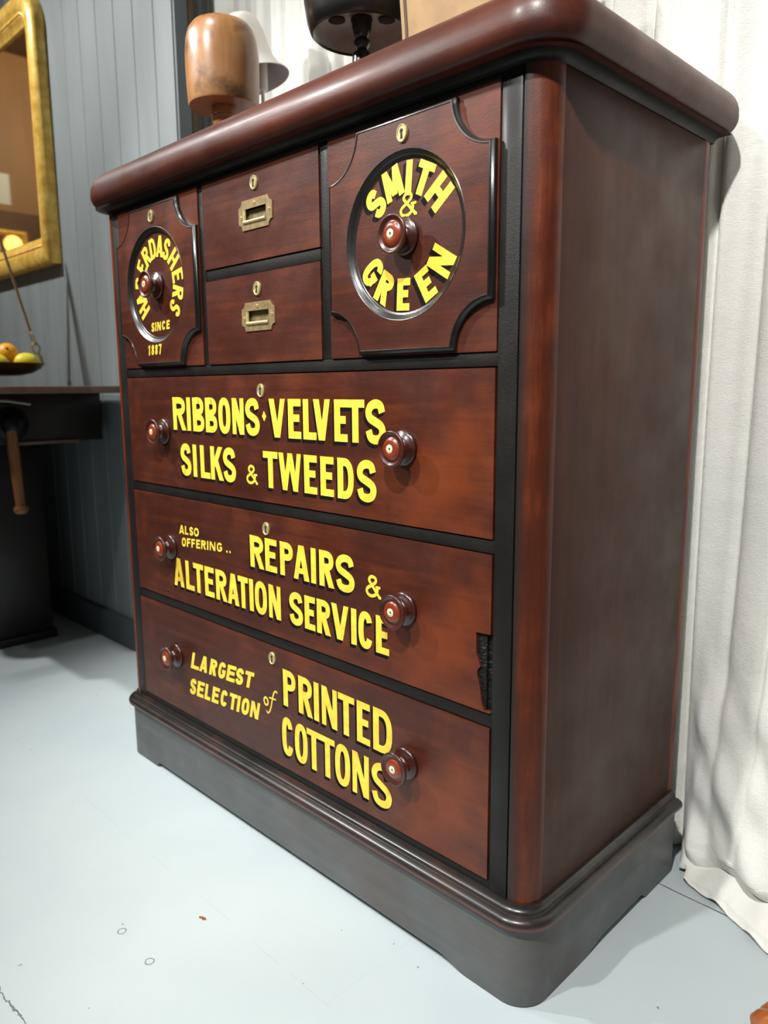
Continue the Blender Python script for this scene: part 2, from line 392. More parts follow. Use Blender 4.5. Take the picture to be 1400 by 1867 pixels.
def rail(z0, z1, x0=-.0012, x1=1.0012): boxo('rail', (x0, .0014, z0), (x1, .0225, z1), M['ebony'], CH, bev=.0009)
rail(1.0902, 1.0965); rail(.7470, .7655); rail(.4995, .5183); rail(.2524, .2716); rail(-.004, .0195); rail(.9177, .9370, .3315, .6575)
for a, b in ((.3145, .3300), (.6595, .6805)): boxo('divider', (a, .0014, .7660), (b, .0225, 1.0897), M['ebony_v'], CH, bev=.0009)
# plinth with its moulding
bm = B(); pr = [(.0, .006), (.004, .006), (.0055, .001), (.0085, -.001), (.0095, -.0055)]
pr += [(.0125+.0105*math.sin(a), -.0155+.0095*math.cos(a)) for a in [math.radians(t) for t in range(-10, 95, 15)]]
k0 = len(pr); pr += [(.0232, -.0165), (.0222, -.0205), (.0185, -.0225), (.010, -.0235), (0, -.0235)]
rows = sweep(pr, YB-.018)
loft(bm, rows, True, [0]*(k0-1)+[0, 1, 1, 1, 0], (True, True)); link('plinth_moulding', bm, [M['moulding'], M['worn_edge']], CH)
bm = B(); PB = YB-.022                   # board outline with bracket feet cut along its lower edge
ol = outline(.0115, PB, 16); pts = []
for (a, b) in zip(ol, ol[1:]):
    n = max(1, int(math.dist(a, b)/.006)); pts += [(a[0]+(b[0]-a[0])*i/n, a[1]+(b[1]-a[1])*i/n) for i in range(n)]
pts.append(ol[-1])
def plinth_bottom(x, y):
    d = max(0, min(x-XL, XR-x)) if y < RC else max(0, min(y-RC, PB-y))
    f0, f1 = ((.088, .096) if x < .5 else (.060, .118)) if y < RC else ((.10, .17) if y < .25 else (.105, .112))
    tt = min(1, max(0, (d-f0)/(f1-f0))) if d < f1 else 1
    if y >= RC and d >= f1 : tt = 1
    return -Z0+.0005+.011*(tt*tt*(3-2*tt))
top = [(x, y, -.0237) for x, y in pts]; low = [(x, y, plinth_bottom(x, y)+.0012) for x, y in pts]
low2 = []
def inset(x, y, d):
    c = (min(max(x, XL), XR), max(y, RC)); v = Vector((x-c[0], y-c[1])); L = v.length
    return (x-v.x/L*d, y-v.y/L*d)
low2 = [(*inset(x, y, .0016), plinth_bottom(x, y)) for x, y in pts]; low3 = [(*inset(x, y, .018), plinth_bottom(x, y)) for x, y in pts]; low4 = [(*inset(x, y, .018), -.0237) for x, y in pts]
loft(bm, [top, low, low2, low3, low4], False, [0, 1, 0, 0]); link('plinth', bm, [M['plinth'], M['worn_edge']], CH)
bm = B(); box(bm, (XL-RC, PB-.012, -Z0+.012), (XR+RC, PB-.001, -.0237)); link('plinth_back', bm, M['plinth'], CH)

# --- sign painter's alphabet: stroke paths built to size
def sup(cx, cz, a, b, t0, t1, n=28, e=2.5):
    r = []
    for i in range(n+1):
        t = math.radians(t0+(t1-t0)*i/n); c, s = math.cos(t), math.sin(t)
        r.append((cx+a*math.copysign(abs(c)**(2/e), c), cz+b*math.copysign(abs(s)**(2/e), s)))
    return r
def cat(p, n=7):
    q = [p[0]]+list(p)+[p[-1]]; r = []
    for i in range(1, len(q)-2):
        for k in range(n):
            t = k/n; r.append(tuple(.5*(2*q[i][d]+(q[i+1][d]-q[i-1][d])*t+(2*q[i-1][d]-5*q[i][d]+4*q[i+1][d]-q[i+2][d])*t*t+(3*q[i][d]-q[i-1][d]-3*q[i+1][d]+q[i+2][d])*t**3) for d in (0, 1)))
    r.append(p[-1]); return r
def glyph(ch, w, h, s):
    """list of (path, thickness, closed) in a w x h box"""
    a = s/2; t = s*.86; b = t/2; L = a; Rr = w-a
    if ch == 'I' or ch == '1': 
        g = [([(w/2, 0), (w/2, h)], s, 0)]
        if ch == '1': g.append(([(w/2, h-b), (w/2-s*1.0, h-t*1.3)], t*.8, 0))
        return g
    if ch == 'L': return [([(L, 0), (L, h)], s, 0), ([(0, b), (w, b)], t, 0)]
    if ch in 'EF':
        g = [([(L, 0), (L, h)], s, 0), ([(0, h-b), (w, h-b)], t, 0), ([(L, h*.52), (w*.88, h*.52)], t, 0)]
        if ch == 'E': g.append(([(0, b), (w, b)], t, 0))
        return g
    if ch == 'T': return [([(w/2, 0), (w/2, h)], s, 0), ([(0, h-b), (w, h-b)], t, 0)]
    if ch == 'H': return [([(L, 0), (L, h)], s, 0), ([(Rr, 0), (Rr, h)], s, 0), ([(L, h*.5), (Rr, h*.5)], t, 0)]
    if ch == 'N': return [([(L*.85, 0), (L*.85, h)], s*.85, 0), ([(w-L*.85, 0), (w-L*.85, h)], s*.85, 0), ([(L*.95, h), (w-L*.95, 0)], s*.98, 2)]
    if ch == 'V': return [([(a*1.05, h), (w/2-s*.06, 0)], s*1.02, 2), ([(w-a*.95, h), (w/2+s*.06, 0)], s*.9, 2)]
    if ch == 'A': return [([(a*.95, 0), (w/2-s*.06, h)], s*.9, 2), ([(w-a*1.05, 0), (w/2+s*.06, h)], s*1.02, 2), ([(w*.24, h*.26), (w*.76, h*.26)], t*.85, 0)]
    if ch == 'W': return [([(a, h), (w*.27, 0)], s*.95, 2), ([(w*.5, h), (w*.27, 0)], s*.8, 2), ([(w*.5, h), (w*.73, 0)], s*.95, 2), ([(w-a, h), (w*.73, 0)], s*.8, 2)]
    if ch == 'M': return [([(L*.9, 0), (L*1.1, h)], s*.85, 0), ([(w-L*.9, 0), (w-L*1.1, h)], s*.95, 0), ([(L*1.2, h), (w*.5, h*.12)], s*.85, 2), ([(w-L*1.2, h), (w*.5, h*.12)], s*.8, 2)]
    if ch == 'K': return [([(L, 0), (L, h)], s, 0), ([(w-a*1.1, h), (s*.8, h*.40)], s*.92, 2), ([(w*.42, h*.62), (w-a*.95, 0)], s, 2)]
    if ch == 'D': return [([(L, 0), (L, h)], s, 0), ([(0, h-b), (w*.4, h-b)]+sup(w*.4, h/2, w*.6-a, h/2-b, 90, -90)+[(0, b)], s*.92, 0)]
    if ch in 'PR':
        zc = h*.73; hb = h*.27-b
        g = [([(L, 0), (L, h)], s, 0), ([(0, h-b), (w*.45, h-b)]+sup(w*.45, zc, w*.55-a, hb, 90, -90, 20)+[(L, zc-hb)], s*.88, 0)]
        if ch == 'R': g.append(([(w*.46, zc-hb), (w-a*.98, 0)], s, 2))
        return g
    if ch == 'B':
        z1, h1 = h*.74, h*.26-b*.9; z2, h2 = h*.255, h*.255-b*.9
        return [([(L, 0), (L, h)], s, 0), ([(0, h-b), (w*.42, h-b)]+sup(w*.42, z1, w*.55-a, h1, 90, -90, 18)+[(L, z1-h1)], s*.84, 0),
                ([(L, z2+h2), (w*.44, z2+h2)]+sup(w*.44, z2, w*.56-a, h2, 90, -90, 18)+[(0, b)], s*.84, 0)]
    if ch == 'O': return [(sup(w/2, h/2, w/2-a, h/2-b, 0, 360, 44)[:-1], s*.95, 1)]
    if ch == 'C': return [(sup(w/2, h/2, w/2-a, h/2-b, 28, 332, 40), s*.95, 0)]
    if ch == 'G': return [(sup(w/2, h/2, w/2-a, h/2-b, 30, 345, 40), s*.92, 0), ([(w*.52, h*.46), (w, h*.46)], t*.85, 0), ([(Rr, h*.50), (Rr, h*.16)], s*.85, 0)]
    if ch == 'S':
        P = [(.97, .76), (.84, .95), (.5, 1.0), (.16, .93), (.0, .76), (.12, .60), (.5, .50), (.88, .39), (1.0, .23), (.86, .06), (.5, 0), (.15, .06), (.0, .26)]
        return [(cat([(a+x*(w-s), b+z*(h-t)) for x, z in P]), s*.95, 0)]
    if ch == '8': return [(sup(w/2, h*.74, w/2-a*1.15, h*.26-b, 0, 360, 26, 2.1)[:-1], s*.85, 1), (sup(w/2, h*.27, w/2-a, h*.27-b, 0, 360, 26, 2.1)[:-1], s*.85, 1)]
    if ch == '7': return [([(0, h-b), (w, h-b)], t, 0), ([(w-a*1.1, h-b), (w*.42, 0)], s*.9, 2)]
    if ch == '.': return [(sup(w/2, w/2, w*.25, w*.25, 0, 360, 14, 2)[:-1], w*.5, 1)]
    if ch == '*': return [([(w/2, 0), (w/2, h)], w, 3)]
    if ch == '&':
        P = [(1.0, .02), (.66, .34), (.36, .62), (.20, .80), (.30, .96), (.50, 1.0), (.70, .94), (.74, .80), (.60, .66), (.30, .50), (.06, .36), (.0, .20), (.14, .04), (.42, 0), (.70, .10), (.84, .28), (.86, .46)]
        return [(cat([(a+x*(w-s), b+z*(h-t)) for x, z in P]), s, 0), ([(w*.68, h*.50), (w*1.0, h*.50)], t*.9, 0), ([(w*.86, b), (w*1.04, b*.9)], t, 0)]
    if ch == 'o': return [(sup(w/2, h/2, w/2-a, h/2-a, 0, 360, 24, 2)[:-1], s, 1)]
    if ch == 'f':
        P = [(1.0, .95), (.86, 1.0), (.70, .94), (.58, .76), (.50, .5), (.42, .25), (.30, .07), (.14, 0), (.0, .07)]
        return [(cat([(a+x*(w-s), a+z*(h-s)) for x, z in P]), s, 0), ([(w*.22, h*.63), (w*.86, h*.66)], s*.9, 0)]
    return []
def ribbon(path, th, kind):
    """quads covering a stroke. kind 0 open, 1 closed, 2 diagonal with ends cut level, 3 diamond"""
    if kind == 3:
        (x, z0), (_, z1) = path; return [[(x, z0), (x+th/2, (z0+z1)/2), (x, z1), (x-th/2, (z0+z1)/2)]]
    if kind == 2:
        (x0, z0), (x1, z1) = path; L = math.hypot(x1-x0, z1-z0); hx = th/2*L/max(1e-9, abs(z1-z0)); hx = min(hx, th*.85)
        return [[(x0-hx, z0), (x0+hx, z0), (x1+hx, z1), (x1-hx, z1)]]
    n = len(path); Lf, Rt = [], []
    for i in range(n):
        p = path[i]; a = path[i-1] if (i or kind == 1) else p; b = path[(i+1) % n] if (i < n-1 or kind == 1) else p
        d1 = (p[0]-a[0], p[1]-a[1]); d2 = (b[0]-p[0], b[1]-p[1])
        def nr(d):
            l = math.hypot(*d); return (-d[1]/l, d[0]/l) if l > 1e-9 else None
        n1, n2 = nr(d1), nr(d2); n1 = n1 or n2; n2 = n2 or n1
        m_ = (n1[0]+n2[0], n1[1]+n2[1]); l = math.hypot(*m_) or 1; m_ = (m_[0]/l, m_[1]/l)
        k = th/2/max(.6, m_[0]*n1[0]+m_[1]*n1[1])
        Lf.append((p[0]+m_[0]*k, p[1]+m_[1]*k)); Rt.append((p[0]-m_[0]*k, p[1]-m_[1]*k))
    return [[Lf[i], Rt[i], Rt[(i+1) % n], Lf[(i+1) % n]] for i in range(n if kind == 1 else n-1)]
def letter_quads(ch, w, h, s):
    return [ribbon(p, th, k) for p, th, k in glyph(ch, w, h, s)]
class Sign:
    def __init__(s, y): s.bm = B(); s.y = y; s.k = 0
    def put(s, ch, w, h, st, T, shade):
        """T maps glyph (x,z) to drawer (x,z); shade = (dx,dz) total block-shade offset"""
        strokes = letter_quads(ch, w, h, st)
        if shade:
            for q in range(4):
                f = (q+1)/4
                for st_ in strokes:
                    s.k += 1; y = s.y-.00010-1e-6*(s.k % 60)
                    for quad in st_:
                        s.face([(T(p)[0]+shade[0]*f, T(p)[1]+shade[1]*f) for p in quad], y, 1)
        for st_ in strokes:
            s.k += 1; y = s.y-.00032-2e-6*(s.k % 60)
            for iq, quad in enumerate(st_): s.face([T(p) for p in quad], y-(1.6e-6*iq if ch in '&f' else 0), 0)
    def face(s, pts, y, mi):
        f = s.bm.faces.new([s.bm.verts.new((x, y, z)) for x, z in pts]); f.material_index = mi
    def word(s, letters, top, bot, st, slant=0, shade=(-.0042, -.0062)):
        (xa, za), (xb, zb) = top; (xc, zc), (xd, zd) = bot
        for ch, x0, x1 in letters:
            xm = (x0+x1)/2
            zt = za+(zb-za)*(xm-xa)/(xb-xa); z0 = zc+(zd-zc)*(xm-xc)/(xd-xc); sl = (zd-zc)/(xd-xc)
            h = zt-z0; w = x1-x0-slant*h
            if ch == '.': h = w
            s.put(ch, w, h, st, lambda p: (x0+p[0]+slant*p[1], z0+p[1]+sl*(p[0]-w/2)), shade)
    def arc(s, letters, c, r, h, st, inward=False, shade=(-.0062, -.0050)):
        for ch, ang, w in letters:
            a = math.radians(ang); px, pz = c[0]+r*math.sin(a), c[1]+r*math.cos(a)
            if inward: a += math.pi
            ca, sa = math.cos(a), math.sin(a)
            s.put(ch, w, h, st, lambda p: (px+(p[0]-w/2)*ca+(p[1]-h/2)*sa, pz-(p[0]-w/2)*sa+(p[1]-h/2)*ca), shade)
    def done(s, name, parent, label):
        bmesh.ops.remove_doubles(s.bm, verts=s.bm.verts, dist=1e-9)
        o = link(name, s.bm, [M['yellow'], M['shade']], parent, label=label, smooth=False)
        return o
def flipfix(o):   # painted faces look outwards
    me = o.data
    bm = bmesh.new(); bm.from_mesh(me)
    for f in bm.faces:
        if f.normal.y > 0: f.normal_flip()
    bm.to_mesh(me); bm.free()

# --- knobs and keyholes (built once, then copied)
KN = [(.0, -.002), (.0250, -.002), (.0258, .0012), (.0263, .0030), (.0256, .0052), (.0232, .0068), (.0200, .0076), (.0192, .0086), (.0150, .0096), (.0122, .0116), (.0106, .0148), (.0108, .0180), (.0130, .0206), (.0180, .0226),
      (.0245, .0244), (.0262, .0260), (.0265, .0275), (.0259, .0292), (.0246, .0300), (.0230, .0294), (.0206, .0274), (.0180, .0267), (.0160, .0275), (.0147, .0292), (.0120, .0303), (.0080, .0307), (.0068, .0304), (.0064, .0311), (.0022, .0313), (.0018, .0304), (0, .0304)]
KM = [0]*22+[1, 1, 1, 1, 0, 2, 2, 3, 3]
KM = KM[:len(KN)-1]
knob0 = None
def knob(x, z, parent, y=-.001):
    global knob0
    if knob0 is None:
        bm = B(); lathe(bm, KN, (x, y, z), '-y', 48, KM); knob0 = link('knob', bm, [M['knob'], M['knob_face'], M['pearl'], M['void']], parent, origin=(x, y, z), angle=60)
        return knob0
    return dup(knob0, (x, y, z), parent)
esc0 = None
def escutcheon(x, z, parent, y=-.001, rot=0):
    global esc0
    if esc0 is None:
        bm = B(); rx, rz = .0092, .0118
        lps = [[(x+rx*k*math.cos(a), y-d, z+rz*k*math.sin(a)) for a in [2*math.pi*i/36 for i in range(36)]] for k, d in ((1.0, -.001), (1.0, .0022), (.94, .0030), (.86, .0030), (.80, .0022))]
        loft(bm, lps, True, 0, (False, True))
        kh = [(x+.0030*math.cos(a), z+.0028+.0032*math.sin(a)) for a in [math.radians(-55+290*i/20) for i in range(21)]]+[(x-.0022, z-.0072), (x+.0022, z-.0072)]
        f = bm.faces.new([bm.verts.new((px, y-.0023, pz)) for px, pz in kh]); f.material_index = 1
        esc0 = link('keyhole_escutcheon', bm, [M['brass_bright'], M['void']], parent, origin=(x, y, z))
        return esc0
    return dup(esc0, (x, y, z), parent)

def drawer_front(outer, holes, parent=CH, y0=-.001, label=None):
    bm = B(); plate(bm, outer, holes, y0, .021)
    return link('drawer', bm, M['mahogany'], parent, label=label, angle=30)
GAP = .0014
# long drawer, RIBBONS
d = drawer_front(rect(GAP-.0006, 1-GAP+.0006, .5200, .7452), [], label='long drawer lettered RIBBONS VELVETS SILKS & TWEEDS')
knob(.150, .634, d); knob(.838, .634, d); escutcheon(.493, .7174, d)
s = Sign(-.001); s.word([('R', .1887, .2372), ('I', .2397, .2587), ('B', .2644, .3066), ('B', .3105, .3516), ('O', .3554, .3956), ('N', .4013, .4383), ('S', .4431, .4865)], ((.19, .7047), (.48, .7035)), ((.19, .6390), (.48, .6375)), .0142)
s.word([('*', .4935, .5062)], ((.49, .6820), (.51, .6820)), ((.49, .6635), (.51, .6635)), .01, shade=(-.0016, -.0022)); flipfix(s.done('painted_word', d, 'yellow word RIBBONS and a diamond'))
s = Sign(-.001); s.word([('V', .5142, .5601), ('E', .5679, .6022), ('L', .6078, .6417), ('V', .6343, .6762), ('E', .6857, .7167), ('T', .7142, .7553), ('S', .7573, .8010)], ((.5, .7034), (.8, .703)), ((.5, .6368), (.8, .637)), .0142); flipfix(s.done('painted_word', d, 'yellow word VELVETS'))
s = Sign(-.001); s.word([('S', .2105, .2505), ('I', .2555, .2735), ('L', .2847, .3186), ('K', .3215, .3642), ('S', .3650, .4072)], ((.2, .6121), (.4, .6114)), ((.2, .5477), (.4, .5469)), .0138); flipfix(s.done('painted_word', d, 'yellow word SILKS'))
s = Sign(-.001); s.word([('&', .4400, .4735)], ((.43, .5838), (.48, .5838)), ((.43, .5488), (.48, .5488)), .0050, shade=(-.001, -.0014)); flipfix(s.done('painted_word', d, 'small yellow ampersand'))
s = Sign(-.001); s.word([('T', .4927, .5352), ('W', .5375, .6010), ('E', .6073, .6408), ('E', .6492, .6824), ('D', .6913, .7300), ('S', .7366, .7805)], ((.49, .6115), (.78, .611)), ((.49, .5465), (.78, .5465)), .0138); flipfix(s.done('painted_word', d, 'yellow word TWEEDS'))
# long drawer, REPAIRS, with a chipped right end
notch = [(.9985, .2735), (.9968, .2740), (.9900, .2760), (.9862, .2830), (.9840, .2950), (.9815, .3100), (.9800, .3160), (.9772, .3230), (.9765, .3300), (.9790, .3350), (.9820, .3380), (.9800, .3440), (.9765, .3520), (.9745, .3560), (.9740, .3860), (.9985, .3875)]
d = drawer_front([(GAP-.0006, .2732)]+notch+[(.9992, .4980), (GAP-.0006, .4980)], [], label='long drawer lettered REPAIRS & ALTERATION SERVICE, right end chipped')
bm = B(); nx = 40; rows = []
for i in range(nx+1):
    z = .2745+(.3862-.2745)*i/nx; rows.append([(x_, .0028+.0022*(random.random()-.5)+(.004 if x_ > .9905 else 0), z) for x_ in (.972, .978, .983, .9872, .9905, .9915, .9988)])
loft(bm, rows, False); link('chipped_wood', bm, M['ebony_v'], d, smooth=False)
knob(.152, .388, d); knob(.838, .392, d); escutcheon(.496, .4709, d)
s = Sign(-.001); s.word([('A', .1896, .2105), ('L', .2125, .2265), ('S', .2300, .2455), ('O', .2475, .2667)], ((.19, .4410), (.26, .4422)), ((.19, .4218), (.26, .4250)), .0046, .06, shade=(-.0006, -.0008)); flipfix(s.done('painted_word', d, 'small yellow word ALSO'))
s = Sign(-.001); s.word([('O', .1975, .2150), ('F', .2175, .2330), ('F', .2355, .2510), ('E', .2540, .2700), ('R', .2725, .2915), ('I', .2940, .3010), ('N', .3045, .3260), ('G', .3300, .3500), ('.', .3625, .3690), ('.', .3735, .3800)], ((.2, .4150), (.35, .4240)), ((.2, .3962), (.35, .4058)), .0046, .08, shade=(-.0006, -.0008)); flipfix(s.done('painted_word', d, 'small yellow word OFFERING with two dots'))
s = Sign(-.001); s.word([('R', .4430, .4850), ('E', .4896, .5246), ('P', .5339, .5716), ('A', .5720, .6150), ('I', .6192, .6330), ('R', .6414, .6785), ('S', .6830, .7287)], ((.44, .453), (.70, .4545)), ((.44, .3928), (.70, .3927)), .0132); flipfix(s.done('painted_word', d, 'yellow word REPAIRS'))
s = Sign(-.001); s.word([('&', .7540, .7870)], ((.75, .4317), (.79, .4317)), ((.75, .3959), (.79, .3959)), .0054, shade=(-.001, -.0014)); flipfix(s.done('painted_word', d, 'small yellow ampersand'))
s = Sign(-.001); s.word([('A', .1590, .2000), ('L', .2075, .2400), ('T', .2380, .2760), ('E', .2810, .3150), ('R', .3215, .3600), ('A', .3625, .4010), ('T', .3985, .4320), ('I', .4353, .4490), ('O', .4528, .4910), ('N', .4965, .5320)], ((.16, .3671), (.53, .3686)), ((.16, .3062), (.53, .306)), .0128); flipfix(s.done('painted_word', d, 'yellow word ALTERATION'))
s = Sign(-.001); s.word([('S', .5566, .5953), ('E', .5995, .6279), ('R', .6325, .6678), ('V', .6700, .7130), ('I', .7187, .7317), ('C', .7355, .7690), ('E', .7762, .8053)], ((.55, .3670), (.80, .3695)), ((.55, .3077), (.80, .3082)), .0128); flipfix(s.done('painted_word', d, 'yellow word SERVICE'))
# long drawer, PRINTED COTTONS
d = drawer_front(rect(GAP-.0006, 1-GAP+.0006, .0210, .2508), [], label='bottom long drawer lettered LARGEST SELECTION of PRINTED COTTONS')
knob(.154, .146, d); knob(.840, .143, d); escutcheon(.502, .2280, d)
s = Sign(-.001); s.word([('L', .2085, .2510), ('A', .2420, .2830), ('R', .2800, .3170), ('G', .3115, .3490), ('E', .3425, .3835), ('S', .3740, .4110), ('T', .4040, .4430)], ((.21, .1690), (.43, .1822)), ((.21, .1312), (.43, .1470)), .0098, .30, shade=(-.0012, -.0015)); flipfix(s.done('painted_word', d, 'slanted yellow word LARGEST'))
s = Sign(-.001); s.word([('S', .1980, .2320), ('E', .2270, .2630), ('L', .2575, .2885), ('E', .2850, .3200), ('C', .3165, .3500), ('T', .3470, .3830), ('I', .3750, .3945), ('O', .3905, .4260), ('N', .4210, .4585)], ((.22, .1095), (.45, .1254)), ((.22, .0728), (.45, .0895)), .0096, .26, shade=(-.0012, -.0015)); flipfix(s.done('painted_word', d, 'slanted yellow word SELECTION'))
s = Sign(-.001); s.word([('o', .4690, .4855)], ((.46, .1460), (.49, .1460)), ((.46, .1272), (.49, .1272)), .0042, shade=(-.0006, -.0008)); s.word([('f', .4760, .5155)], ((.46, .1665), (.51, .1665)), ((.46, .1130), (.51, .1130)), .0034, .12, shade=(-.0006, -.0008)); flipfix(s.done('painted_word', d, 'small yellow script word of'))
s = Sign(-.001); s.word([('P', .5318, .5692), ('R', .5764, .6150), ('I', .6191, .6328), ('N', .6404, .6804), ('T', .6830, .7235), ('E', .7294, .7606), ('D', .7678, .8114)], ((.53, .2156), (.77, .2142)), ((.53, .1457), (.77, .142)), .0134); flipfix(s.done('painted_word', d, 'yellow word PRINTED'))
s = Sign(-.001); s.word([('C', .5242, .5575), ('O', .5620, .5990), ('T', .5970, .6358), ('T', .6340, .6724), ('O', .6727, .7115), ('N', .7169, .7568), ('S', .7630, .8098)], ((.52, .1229), (.76, .1221)), ((.52, .0490), (.76, .0470)), .0132); flipfix(s.done('painted_word', d, 'yellow word COTTONS'))
# two small middle drawers with flush brass pulls
def notched(cx, cz, hx, hz, r):
    p = []
    for sx, sz, a0 in ((1, 1, 270), (-1, 1, 0), (-1, -1, 90), (1, -1, 180)):
        seq = [math.radians(a0-90*i/6) for i in range(7)]
        p += [(cx+sx*hx+r*math.cos(a), cz+sz*hz+r*math.sin(a)) for a in seq]
    return p
pull0 = None
for z0, z1, zp, kz, xp, lab in ((.9380, 1.0892, 1.0135, 1.0632, .4940, 'upper small middle drawer with flush brass pull'), (.7662, .9167, .8445, .8907, .4930, 'lower small middle drawer with flush brass pull')):
    hole = rect(xp-.034, xp+.031, zp-.0145, zp+.0100)
    d = drawer_front(rect(.3308, .6587, z0, z1), [hole], label=lab)
    escutcheon(.4920, kz, d)
    if pull0 is None:
        bm = B(); x, z = xp, zp
        plate(bm, notched(x, z, .0475, .0245, .0105), [hole], -.0028, -.0006)
        x0, x1, za, zb = x-.034, x+.031, z-.0145, z+.0100
        for quad in (((x0, za), (x0, zb)), ((x1, zb), (x1, za)), ((x0, zb), (x1, zb)), ((x1, za), (x0, za))):
            (ax, az), (bx, bz) = quad
            f = bm.faces.new([bm.verts.new(p) for p in ((ax, -.0028, az), (bx, -.0028, bz), (bx, .006, bz), (ax, .006, az))]); f.material_index = 1
        f = bm.faces.new([bm.verts.new(p) for p in ((x0, .0056, za), (x1, .0056, za), (x1, .0056, zb), (x0, .0056, zb))]); f.material_index = 1
        tube(bm, [(x0+.0035, -.0022, zb-.001), (x0+.0035, -.0022, za+.003), (x1-.002, -.0026, za+.003), (x1-.002, -.0026, zb-.003)][0:2], .0030, 10, 2)
        tube(bm, [(x0+.002, -.0026, za+.0032), (x1-.001, -.0026, za+.0032)], .0033, 12, 2)
        for px, pz in ((x-.0405, z-.002), (x+.040, z+.001), (x-.001, z+.0172)):
            lathe(bm, [(0, .0026), (.0033, .0026), (.0030, .0036), (0, .0040)], (px, 0, pz), '-y', 14, 2)
            box(bm, (px-.0026, -.0042, pz-.0004), (px+.0026, -.0037, pz+.0004), 1)
        pull0 = link('flush_pull', bm, [M['brass'], M['brass_dark'], M['brass_bright']], d, origin=(x, -.001, z), angle=35)
    else: dup(pull0, (xp, -.001, zp), d)
# two square top drawers with shaped raised panels
def shield(cx, cz, hx, hz, rc, dd, n=12):
    r = rc+dd; hx2, hz2 = hx-dd, hz-dd; p = []
    a0 = math.asin(dd/r)
    for sx, sz in ((1, 1), (-1, 1), (-1, -1), (1, -1)):
        arc = [(cx+sx*hx-sx*r*math.cos(a), cz+sz*hz-sz*r*math.sin(a)) for a in [a0+(math.pi/2-2*a0)*i/n for i in range(n+1)]]
        # from the side edge round to the top edge, keeping one winding
        p += (arc[::-1] if sx*sz > 0 else arc)
    return p
def square_drawer(x0, x1, cx, lab):
    cz = .9265; d = drawer_front(rect(x0, x1, .7662, 1.0892), [], label=lab)
    YP = -.0105; hx, hz, rc = .1545, .1575, .062
    bm = B(); plate(bm, shield(cx, cz, hx, hz, rc, .0062), [circ(cx, cz, .1125)], YP, -.0010)
    link('raised_panel', bm, M['mahogany'], d, angle=30)
    bm = B()
    prof = [(0, -.0009), (0, -.0050), (.0012, -.0072), (.0034, -.0088), (.0040, -.0112), (.0056, -.0116), (.0064, -.0104)]
    loft(bm, [[(px, y, pz) for px, pz in shield(cx, cz, hx, hz, rc, q)] for q, y in prof], True); link('panel_moulding', bm, M['ebony_gloss'], d, angle=50)
    bm = B()
    prof = [(.1132, -.0104), (.1124, -.0110), (.1112, -.0106), (.1098, -.0090), (.1082, -.0080), (.1066, -.0066), (.1052, -.0046), (.1036, -.0040), (.1018, -.0036), (.1004, -.0022)]
    loft(bm, [[(px, y, pz) for px, pz in circ(cx, cz, r)] for r, y in prof], True); link('ring_moulding', bm, M['ebony_gloss'], d, angle=50)
    bm = B(); plate(bm, circ(cx, cz, .1012), [], -.0028, -.0008); link('roundel', bm, M['mahogany'], d, angle=30)
    knob(cx, cz+.001, d, -.0028); escutcheon(cx+.002, 1.0595, d, YP)
    return d, cx, cz, YP
d, cx, cz, YP = square_drawer(.6812, 1.0004, .8432, 'square right top drawer with roundel lettered SMITH & GREEN')
s = Sign(-.0028); s.arc([('S', -47, .0290), ('M', -18, .0350), ('I', 5, .0120), ('T', 25.5, .0310), ('H', 51.5, .0325)], (cx, cz), .0785, .0430, .0116); flipfix(s.done('painted_word', d, 'yellow word SMITH curving over the roundel'))
s = Sign(-.0028); s.word([('&', cx-.0105, cx+.0205)], ((cx, cz+.0585), (cx+.02, cz+.0590)), ((cx, cz+.0265), (cx+.02, cz+.0270)), .0043, shade=(-.0008, -.001)); flipfix(s.done('painted_word', d, 'small yellow ampersand above the knob'))
s = Sign(-.0028); s.arc([('G', -121.6, .0300), ('R', -147.5, .0290), ('E', -177, .0245), ('E', 150, .0255), ('N', 120.8, .0315)], (cx, cz), .0765, .0440, .0114, inward=True); flipfix(s.done('painted_word', d, 'yellow word GREEN curving under the roundel'))
d, cx, cz, YP = square_drawer(-.0004, .3138, .1570, 'square left top drawer with roundel lettered HABERDASHERS SINCE 1887')
c2 = (cx+.0045, cz)
s = Sign(-.0028); s.arc([('H', -124, .0245), ('A', -105, .0255), ('B', -81, .0245), ('E', -57, .0205), ('R', -35, .0245), ('D', -12.5, .0245), ('A', 9, .0265), ('S', 29.5, .0235), ('H', 54, .0255), ('E', 80.5, .0225), ('R', 105, .0245), ('S', 129, .0225)], c2, .0757, .0410, .0086, shade=(-.0013, -.0016)); flipfix(s.done('painted_word', d, 'yellow word HABERDASHERS curving round the roundel'))
s = Sign(-.0028); s.word([('S', cx-.0345, cx-.0205), ('I', cx-.0185, cx-.0135), ('N', cx-.0110, cx+.0060), ('C', cx+.0085, cx+.0235), ('E', cx+.0265, cx+.0410)], ((cx-.03, cz-.0705), (cx+.04, cz-.0690)), ((cx-.03, cz-.0885), (cx+.04, cz-.0862)), .0046, .12, shade=(-.0006, -.0008)); flipfix(s.done('painted_word', d, 'small yellow word SINCE'))
s = Sign(YP); s.word([('1', cx-.0390, cx-.0270), ('8', cx-.0260, cx-.0125), ('8', cx-.0110, cx+.0025), ('7', cx+.0040, cx+.0175)], ((cx-.04, cz-.1162), (cx+.02, cz-.1150)), ((cx-.04, cz-.1365), (cx+.02, cz-.1352)), .0044, .12, shade=(-.0006, -.0008)); flipfix(s.done('painted_word', d, 'small yellow date 1887 below the roundel'))

